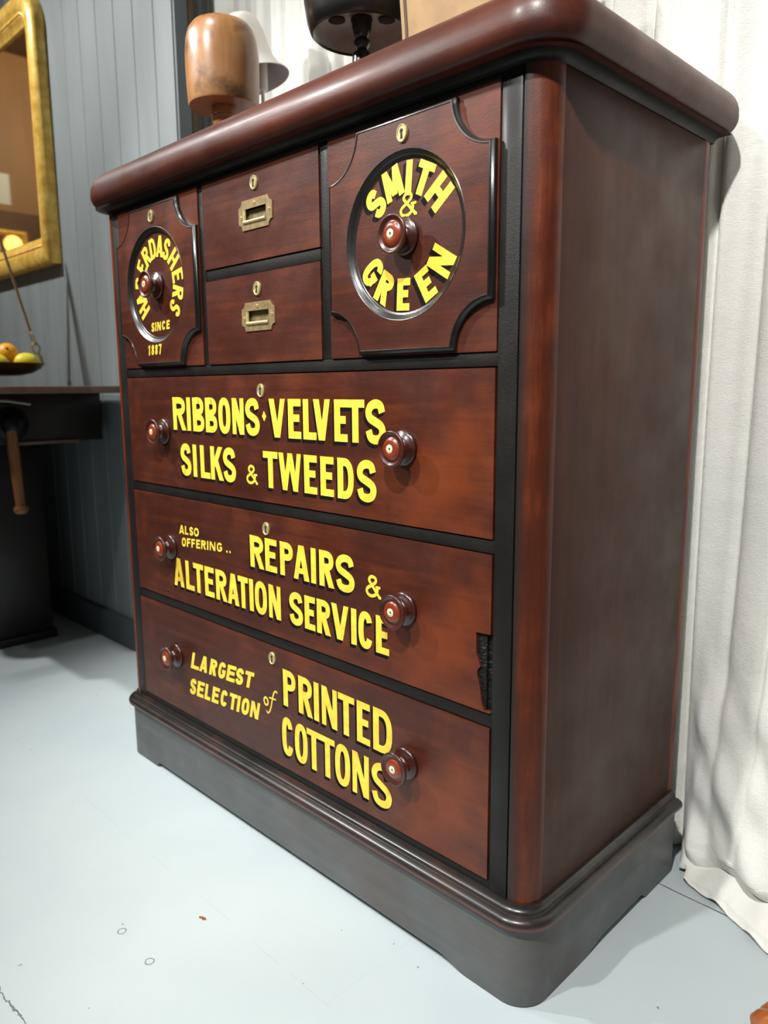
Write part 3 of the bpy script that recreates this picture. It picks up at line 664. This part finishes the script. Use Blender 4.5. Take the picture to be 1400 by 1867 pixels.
# ---------------------------------------------------------------- things on top of the chest
ZTOP = 1.186
HB = thing('hat_block', (.190, .150, ZTOP), 'pale domed wooden hat block on a turned stem, on the left of the chest top', 'hat block', 'hat blocks on the chest')
cx, cy = .190, .150
bm = B(); lathe(bm, [(0, 1.290), (.020, 1.290), (.0695, 1.290), (.0712, 1.2935), (.0730, 1.330), (.0740, 1.365), (.0735, 1.392), (.0712, 1.414), (.0660, 1.431), (.0570, 1.4425), (.045, 1.4485), (.030, 1.4515), (.015, 1.4525), (0, 1.453)], (cx, cy, 0), 'z', 56); link('block', bm, M['blond'], HB)
bm = B(); lathe(bm, [(0, ZTOP+.0005), (.045, ZTOP+.0005), (.047, ZTOP+.006), (.040, ZTOP+.014), (.020, ZTOP+.020), (.014, ZTOP+.034), (.0165, ZTOP+.046), (.0145, ZTOP+.050), (.0175, ZTOP+.058), (.0235, 1.258), (.0245, 1.264), (.0232, 1.2655), (.0245, 1.267), (.0245, 1.2725), (.0232, 1.274), (.0245, 1.2755), (.0245, 1.2895), (0, 1.2895)], (cx, cy, 0), 'z', 40); link('stem', bm, M['blond'], HB)
# white bell lamp
LX, LY = -.008, .398
LP = thing('table_lamp', (LX, LY, ZTOP), 'white bell-shaped lamp shade on a thin stem behind the pale hat block', 'lamp')
T = Matrix.Rotation(math.radians(-16), 4, R_).to_3x3() @ Matrix.Rotation(math.radians(14), 4, Vector((-.7, .7, 0))).to_3x3()
T = Matrix.Rotation(math.radians(-14), 3, Vector((-.70, .70, 0)))
bm = B(); ctr = (LX-.016, LY-.016, 1.462)
lathe(bm, [(0, .146), (.022, .144), (.038, .136), (.049, .120), (.054, .096), (.0565, .066), (.061, .040), (.071, .018), (.0885, -.002), (.0895, -.004), (.087, -.004), (.068, .014), (.0575, .038), (.053, .066), (.045, .116), (.034, .128), (0, .138)], ctr, 'z', 48, [0]*9+[1]*7, tilt=T); link('lamp_shade', bm, [M['shade_white'], M['shade_in']], LP)
bm = B(); lathe(bm, [(0, ZTOP+.0005), (.045, ZTOP+.0005), (.045, ZTOP+.008), (.006, ZTOP+.014), (.0045, ZTOP+.03), (.0045, 1.435), (.0125, 1.436), (.0125, 1.505), (0, 1.506)], (LX, LY, 0), 'z', 24); link('stem', bm, M['shade_white'], LP)
# dark hat block
cx, cy = .4985, .2480
DB = thing('hat_block', (cx, cy, ZTOP), 'black hat block hollowed underneath on a turned stand beside the brown box', 'hat block', 'hat blocks on the chest')
bm = B(); lathe(bm, [(0, 1.392), (.014, 1.392), (.072, 1.386), (.080, 1.378), (.085, 1.364), (.0895, 1.361), (.0945, 1.365), (.1000, 1.380), (.1055, 1.415), (.1065, 1.455), (.102, 1.495), (.089, 1.525), (.064, 1.545), (.03, 1.552), (0, 1.554)], (cx, cy, 0), 'z', 56, [1, 1, 1, 1, 0]+[0]*9); link('block', bm, [M['black_wood'], M['grey_inside']], DB)
for k in (-1, 1):
    bm = B(); px, py = cx+k*.046*R_.x, cy+k*.046*R_.y
    lathe(bm, [(0, 1.3905), (.0155, 1.3900), (.0155, 1.3868), (.0140, 1.3862), (0, 1.3862)], (px, py, 0), 'z', 24); link('peg_hole', bm, M['hole'], DB)
bm = B(); lathe(bm, [(0, ZTOP+.0005), (.05, ZTOP+.0005), (.05, ZTOP+.008), (.022, ZTOP+.016), (.0185, ZTOP+.03), (.0185, 1.318), (.0175, 1.330), (.0105, 1.335), (.0095, 1.339), (.0150, 1.346), (.0150, 1.351), (.0105, 1.357), (.0145, 1.362), (.0175, 1.372), (.0185, 1.382), (.0205, 1.387), (.0195, 1.3905), (0, 1.391)], (cx, cy, 0), 'z', 36); link('stem', bm, M['black_wood'], DB)
# brown card box
BX = thing('cardboard_box', (.765, .28, ZTOP), 'plain brown card box standing on the chest beside the black hat block', 'box')
bm = B()
def bxl(z, g): return [(.663-g, .185-g*.3, z), (0.87+g, .185-g*.3, z), (0.87+g, .40, z), (.663-g, .40, z)]
loft(bm, [bxl(ZTOP+.0006, 0), bxl(1.30, .004), bxl(1.48, .018)], True, 0, (True, True)); bmesh.ops.bevel(bm, geom=[e for e in bm.edges], offset=.002, segments=2, affect='EDGES'); link('carton', bm, M['card'], BX)
bm = B(); loft(bm, [[(.669+.004-g, .1849-g*.3-.0013, z), (.6745+.004-g, .1849-g*.3-.0013, z), (.6745+.004-g, .1849-g*.3+.001, z), (.669+.004-g, .1849-g*.3+.001, z)] for z, g in ((ZTOP+.001, 0), (1.30, .004), (1.48, .018))], True, 0, (True, True)); link('fold_line', bm, M['card_edge'], BX)

# ---------------------------------------------------------------- curtain
bm = B(); xs = []
x = -.585
while x < 1.95: xs.append(x); x += .0042
def smooth(a, b, v):
    q = min(1, max(0, (v-a)/(b-a))); return q*q*(3-2*q)
random.seed(11)
ph = [random.uniform(0, 6.28) for _ in range(10)]
cre = []; x = -.62
while x < 2.0: cre.append((x, random.uniform(.005, .011), random.uniform(.014, .034), random.uniform(-.02, .02))); x += random.uniform(.030, .080)
def fold(x, zz):
    """soft broad waves broken by narrow pleat creases that go back into the cloth"""
    f = .010*math.sin(x*27+.5*math.sin(zz*1.7+ph[0])+ph[1])+.006*math.sin(x*61+.7*math.sin(zz*2.3+ph[2])+ph[3])
    f *= 1-.3*smooth(.9, .3, zz)
    for cx_, w, dp, lean in cre:
        d = x-cx_-lean*(zz-.5)*.5-.004*math.sin(zz*3+cx_*9)
        if abs(d) < 4*w: f += dp*math.exp(-(d/w)**2)*(.75 if d > 0 else .6)
    return f
HEM = [(.540, 1.2), (.530, .90), (.517, .60), (.500, .40), (.474, .24), (.452, .14), (.440, .085), (.438, .055), (.446, .036), (.450, .029), (.436, .026), (.412, .018), (.392, .008)]
hp = cat(HEM, 10)
TOPN = 44; path = [(.545, 1.2+(2.62-1.2)*(1-k/TOPN)) for k in range(TOPN)]+hp
rows = []
for k, (yp, za) in enumerate(path):
    row = []; wz = smooth(.55, .05, za)
    for x in xs:
        r = smooth(1.060, 1.100, x)
        hem = max(.335, .455-.50*(x-1.09))                     # where the hem lies on the floor
        f = fold(x, za)
        yb_ = .520+f*(1-.25*wz)
        if x < 1.13: yb_ = max(yb_, .484)
        sc = (.545-hem)/(.545-.392)
        yr = .545-(.545-yp)*sc-.012+f*(1-.8*wz)
        crump = wz*.85*(.012*math.sin(x*41+za*23+ph[4])+.007*math.sin(x*19-za*47+ph[5])+.004*math.sin(x*97+za*61+ph[6]))
        yr += crump*(.4+.6*smooth(.0, .06, za))
        z = za
        if za < .06: z = za+(.006*math.sin(x*63+ph[7])+.006*math.sin(x*29+ph[8])+.004)*smooth(.0, .03, za)*r
        y = yb_*(1-r)+yr*r
        z = z*(1-r)+max(.004, z)*r if za > .012 else .0045+(.006*max(0, math.sin(x*88+ph[9])))
        if x < 1.104: y = max(y, .455 if za < .25 else .484)
        row.append((x, min(y, .640), z-Z0))
    rows.append(row)
loft(bm, rows, False)
cu = link('curtain', bm, M['curtain'], origin=(.8, .57, -Z0), angle=180)
tag(cu, 'cream calico curtain hanging in folds behind the chest down to the floor', 'curtain')
sm = cu.modifiers.new('thick', 'SOLIDIFY'); sm.thickness = .0018; sm.offset = 0

# ---------------------------------------------------------------- gilt mirror on the grey wall
MR = thing('wall_mirror', (-1.43, .33, 1.148), 'gilt framed wall mirror with rounded top corners on the grey boarded wall', 'mirror')
X0, X1, ZB, ZU = -1.80, -1.112, 1.152, 2.035
def mpath(dx, n=10):
    r = max(.004, .125-dx); x0, x1, zb, zu = X0+dx, X1-dx, ZB+dx, ZU-dx
    p = [(x0, zb), (x1, zb)]
    p += [(x1-r+r*math.cos(a), zu-r+r*math.sin(a)) for a in [i*math.pi/2/n for i in range(n+1)]]
    p += [(x0+r-r*math.sin(a), zu-r+r*math.cos(a)) for a in [i*math.pi/2/n for i in range(n+1)]]
    return p
yb = YW-.001
prof = [(0, yb), (0, yb-.030), (.004, yb-.037), (.018, yb-.046), (.034, yb-.049), (.050, yb-.044), (.062, yb-.032), (.066, yb-.031), (.074, yb-.034), (.082, yb-.027), (.092, yb-.020), (.098, yb-.018), (.100, yb-.008)]
bm = B(); loft(bm, [[(px, y, pz) for px, pz in mpath(q)] for q, y in prof], True); link('frame', bm, M['gilt'], MR, angle=50)
bm = B(); p = mpath(.096); f = bm.faces.new([bm.verts.new((px, yb-.010, pz)) for px, pz in p]); link('mirror_glass', bm, M['mirror'], MR, smooth=False)
bm = B(); ib = mpath(.0655); bead = []; br = []
for (a, b) in zip(ib, ib[1:]+ib[:1]):
    n = max(1, int(math.dist(a, b)/.0045))
    for i in range(n):
        bead.append((a[0]+(b[0]-a[0])*i/n, yb-.034, a[1]+(b[1]-a[1])*i/n)); br.append(.0052 if len(br) % 2 else .0028)
tube(bm, bead, br+[br[0]], 8, closed=True); link('beading', bm, M['gilt'], MR)

# ---------------------------------------------------------------- dark workbench with its vise
XB = -.815
WB = thing('workbench', (-1.5, .1, -Z0), 'dark wooden workbench against the grey wall, left of the chest', 'workbench')
boxo('bench_top', (-2.4, -.16, .711), (-.60, .318, .732), [M['bench_edge']], WB, bev=.003)
boxo('apron', (-2.38, -.145, .560), (XB, .312, .7105), M['bench'], WB, bev=.003)
boxo('apron_lit_edge', (XB+.0005, .028, .556), (XB+.010, .228, .566), M['bench_edge'], WB, bev=.002)  # pale strip painting the light caught by the apron's lower edge
boxo('cupboard', (-2.36, .018, -Z0+.03), (-1.075, .205, .5595), M['bench'], WB, bev=.003)
boxo('cupboard_plinth', (-2.36, .010, -Z0+.0005), (-1.067, .215, -Z0+.0295), M['bench'], WB, bev=.002)
boxo('leg', (-1.20, -.13, -Z0+.0005), (-1.13, -.06, .5595), M['bench'], WB)
boxo('leg', (-2.34, -.13, -Z0+.0005), (-2.27, -.06, .5595), M['bench'], WB)
bm = B(); lathe(bm, [(0, XB-.01), (.050, XB-.01), (.050, XB+.004), (.044, XB+.010), (.036, XB+.012), (.034, XB+.030), (.030, XB+.040), (.018, XB+.048), (0, XB+.050)], (0, .030, .622), 'x', 32); link('vise_screw', bm, M['iron'], WB)
bm = B(); tube(bm, [(XB+.030, .024, .640), (XB+.030, .018, .590), (XB+.030, .020, .52), (XB+.030, .023, .44), (XB+.030, .026, .374)], [.014, .0155, .0165, .0155, .0145], 16); link('vise_handle', bm, M['handle'], WB)
bm = B(); lathe(bm, [(0, .352), (.015, .352), (.021, .360), (.022, .368), (.018, .375), (0, .377)], (XB+.030, .0265, 0), 'z', 20); link('handle_end', bm, M['handle'], WB)
bm = B(); tube(bm, [(XB+.012, -.06, .694), (XB+.012, .02, .690), (XB+.012, .085, .679)], .0055, 8); link('steel_rod', bm, M['steel'], WB)

# ---------------------------------------------------------------- hanging scale with fruit
PX, PY, PZ = -1.15, .1130, .772
SCL = thing('balance_scale', (PX, PY-.30, .7325), 'brass balance scale with a shallow pan of fruit hung on cords over the workbench', 'scale')
bm = B(); lathe(bm, [(0, PZ-.002), (.07, PZ-.002), (.110, PZ+.006), (.138, PZ+.022), (.147, PZ+.036), (.150, PZ+.0365), (.149, PZ+.039), (.144, PZ+.038), (.134, PZ+.026), (.108, PZ+.010), (.06, PZ+.003), (0, PZ+.003)], (PX, PY, 0), 'z', 56); link('pan', bm, M['rawbrass'], SCL)
APEX = Vector((PX, PY+.006, 1.36))
for a in (90, 210, 330):
    ca, sa = math.cos(math.radians(a)), math.sin(math.radians(a))
    e = Vector((PX+.150*ca, PY+.150*sa, PZ+.036))
    p1 = e+(APEX-e)*.19
    bm = B(); tube(bm, [p1, APEX+Vector((.004*ca, .004*sa, 0))], .0048, 8); link('cord', bm, M['rope'], SCL)
    bm = B()
    for k, (t0, t1, rot) in enumerate(((0, .085, 0), (.07, .135, 1), (.12, .20, 0))):
        A_ = e+(APEX-e)*t0; B_ = e+(APEX-e)*t1; ax = (B_-A_); mid = (A_+B_)/2; u = ax.normalized()
        w = Vector((-sa, ca, 0)) if rot == 0 else u.cross(Vector((-sa, ca, 0))).normalized()
        if k == 0: mid += Vector((ca*.006, sa*.006, 0))
        tube(bm, [mid+u*ax.length/2*math.cos(q)+w*(.013 if k else .008)*math.sin(q) for q in [2*math.pi*i/18 for i in range(18)]], .0030, 6, closed=True)
    link('hook_chain', bm, M['hook'], SCL)
YC = PY-.30
bm = B(); lathe(bm, [(0, .7325), (.085, .7325), (.088, .740), (.06, .746), (.022, .752), (.014, .77), (.012, 1.35), (.018, 1.38), (.010, 1.45), (0, 1.46)], (PX, YC, 0), 'z', 28); link('column', bm, M['rawbrass'], SCL)
bm = B(); tube(bm, [(PX, PY+.02, 1.40), (PX, YC+.1, 1.43), (PX, YC, 1.435), (PX, YC-.1, 1.43), (PX, YC-.32, 1.40)], [.006, .010, .014, .010, .006], 10); tube(bm, [(PX, PY+.006, 1.402), (PX, PY+.006, 1.355)], .003, 8); link('beam', bm, M['rawbrass'], SCL)
def fruit(name, c, r, mat, lab, cat, lemon=None):
    bm = B()
    if lemon is None:
        prof = [(r*math.sin(a), -r*math.cos(a)*.94) for a in [math.pi*i/24 for i in range(25)]]
        prof[-1] = (0, prof[-1][1]-.002); prof[0] = (0, prof[0][1])
        tl = Matrix.Rotation(math.radians(62), 3, Vector((.25, .95, 0)))
        lathe(bm, prof, c, 'z', 36, tilt=tl)
        q = Vector(c)+tl @ Vector((0, 0, r*.94)); 
        bmesh.ops.create_icosphere(bm, subdivisions=2, radius=.0042, matrix=Matrix.Translation(q)); n = len(bm.faces)
        for f in bm.faces:
            if (f.calc_center_median()-q).length < .0055: f.material_index = 1
    else:
        prof = []
        for i in range(29):
            a = math.pi*i/28; rr = r*math.sin(a)**.9 if 0 < i < 28 else 0; h = -1.28*r*math.cos(a)
            if i > 25: h += .006*(i-25)/3
            prof.append((max(0, rr), h))
        ax = Vector(lemon).normalized(); tl = Vector((0, 0, 1)).rotation_difference(ax).to_matrix()
        lathe(bm, prof, c, 'z', 32, tilt=tl)
    tag(link(name, bm, [mat, M['hole']], origin=(c[0], c[1], c[2]-r)), lab, cat, 'lemons in the scale pan' if name == 'lemon' else None)
fruit('lemon', (PX+.012, PY+.092, PZ+.0430), .0320, M['lemon'], 'yellow lemon lying at the right edge of the scale pan', 'lemon', (.25, .95, .10))
fruit('lemon', (PX+.055, PY-.020, PZ+.0370), .0320, M['lemon'], 'yellow lemon in the scale pan below the orange, at the picture edge', 'lemon', (.3, .9, -.1))
fruit('orange', (PX-.022, PY+.045, PZ+.0720), .0365, M['orange'], 'round orange on top of the lemons in the scale pan', 'orange')

# ---------------------------------------------------------------- what the mirror shows at the far end of the room
FR = thing('framed_picture', (-4.04, -.44, 1.45), 'small gold framed picture seen in the mirror', 'picture')
bm = B()
def fp(dd): return [(-4.045+0, y, z) for y, z in ((-.68+dd, 1.42+dd), (-.20-dd, 1.42+dd), (-.20-dd, 1.80-dd), (-.68+dd, 1.80-dd))]
loft(bm, [[(-4.0495, y, z) for _, y, z in fp(0)], [(-4.02, y, z) for _, y, z in fp(0)], [(-4.012, y, z) for _, y, z in fp(.02)], [(-4.03, y, z) for _, y, z in fp(.04)]], True); link('frame', bm, M['gilt'], FR, angle=20)
bm = B(); bm.faces.new([bm.verts.new((-4.032, y, z)) for _, y, z in fp(.038)]); link('picture', bm, M['canvas'], FR, smooth=False)
WL = thing('wall_lamp', (-4.045, -.60, 1.60), 'glowing amber globe lamp seen in the mirror beside the gold picture', 'lamp')
bm = B(); tube(bm, [(-4.049, -.50, 1.56), (-3.95, -.50, 1.55), (-3.86, -.51, 1.60), (-3.85, -.515, 1.625)], .008, 10); link('arm', bm, M['rawbrass'], WL)
bm = B(); bmesh.ops.create_icosphere(bm, subdivisions=4, radius=.055, matrix=Matrix.Translation((-3.85, -.52, 1.68))); link('globe', bm, M['amber'], WL)
bm = B(); box(bm, (-4.0492, -.60, 1.97), (-4.046, -.45, 2.17), 0, .0006); tag(link('paper_notice', bm, M['paper']), 'blank white paper notice on the tan wall seen in the mirror', 'notice')

# ---------------------------------------------------------------- carved tripod table at the right edge, only a foot in view
TB = thing('tripod_table', (1.80, .10, -Z0), 'orange-brown carved wooden foot of a tripod table at the bottom right corner', 'table')
TX, TY = 1.80, .10
bm = B(); lathe(bm, [(0, .06), (.03, .05), (.05, .09), (.055, .15), (.035, .20), (.03, .30), (.045, .42), (.03, .50), (.05, .545), (0, .548)], (TX, TY, 0), 'z', 28); link('column', bm, M['chairwood'], TB)
bm = B(); lathe(bm, [(0, .5485), (.27, .5485), (.29, .556), (.29, .566), (.27, .572), (0, .572)], (TX, TY, 0), 'z', 56); link('table_top', bm, M['chairwood'], TB)
for ang in (166.7, 286.7, 46.7):
    ca, sa = math.cos(math.radians(ang)), math.sin(math.radians(ang))
    P = [(.03, .13), (.12, .14), (.22, .08), (.31, -.02), (.385, -.095), (.43, -.118), (.455, -.124)]
    bm = B(); tube(bm, [(TX+ca*r, TY+sa*r, z) for r, z in cat(P, 4)], [.030-.012*min(1, i/20)+.003*(i > 20) for i in range(25)], 14)
    link('leg', bm, M['chairwood'], TB)
    bm = B()
    for k in (-1, 0, 1):
        toe = [(.445, -.122+.010, k*.012), (.470, -.128+.010, k*.020), (.488, -.132+.006, k*.023), (.497, -.138+.004, k*.023)]
        tube(bm, [(TX+ca*r-sa*o, TY+sa*r+ca*o, z) for r, z, o in toe], [.013, .0155, .0135, .009], 12)
    for v in bm.verts: v.co.z = max(v.co.z, -Z0+.0005)
    link('foot', bm, M['chairwood'], TB)
# crumb of wood on the floor
bm = B(); tube(bm, [(.5735, -.2200, -Z0+.0016), (.5775, -.2175, -Z0+.0018), (.5810, -.2185, -Z0+.0030), (.5850, -.2150, -Z0+.0020)], [.0012, .0018, .0022, .0014], 6)
tag(link('wood_splinter', bm, M['chairwood']), 'tiny curled brown splinter lying on the white floor in front of the chest', 'splinter')
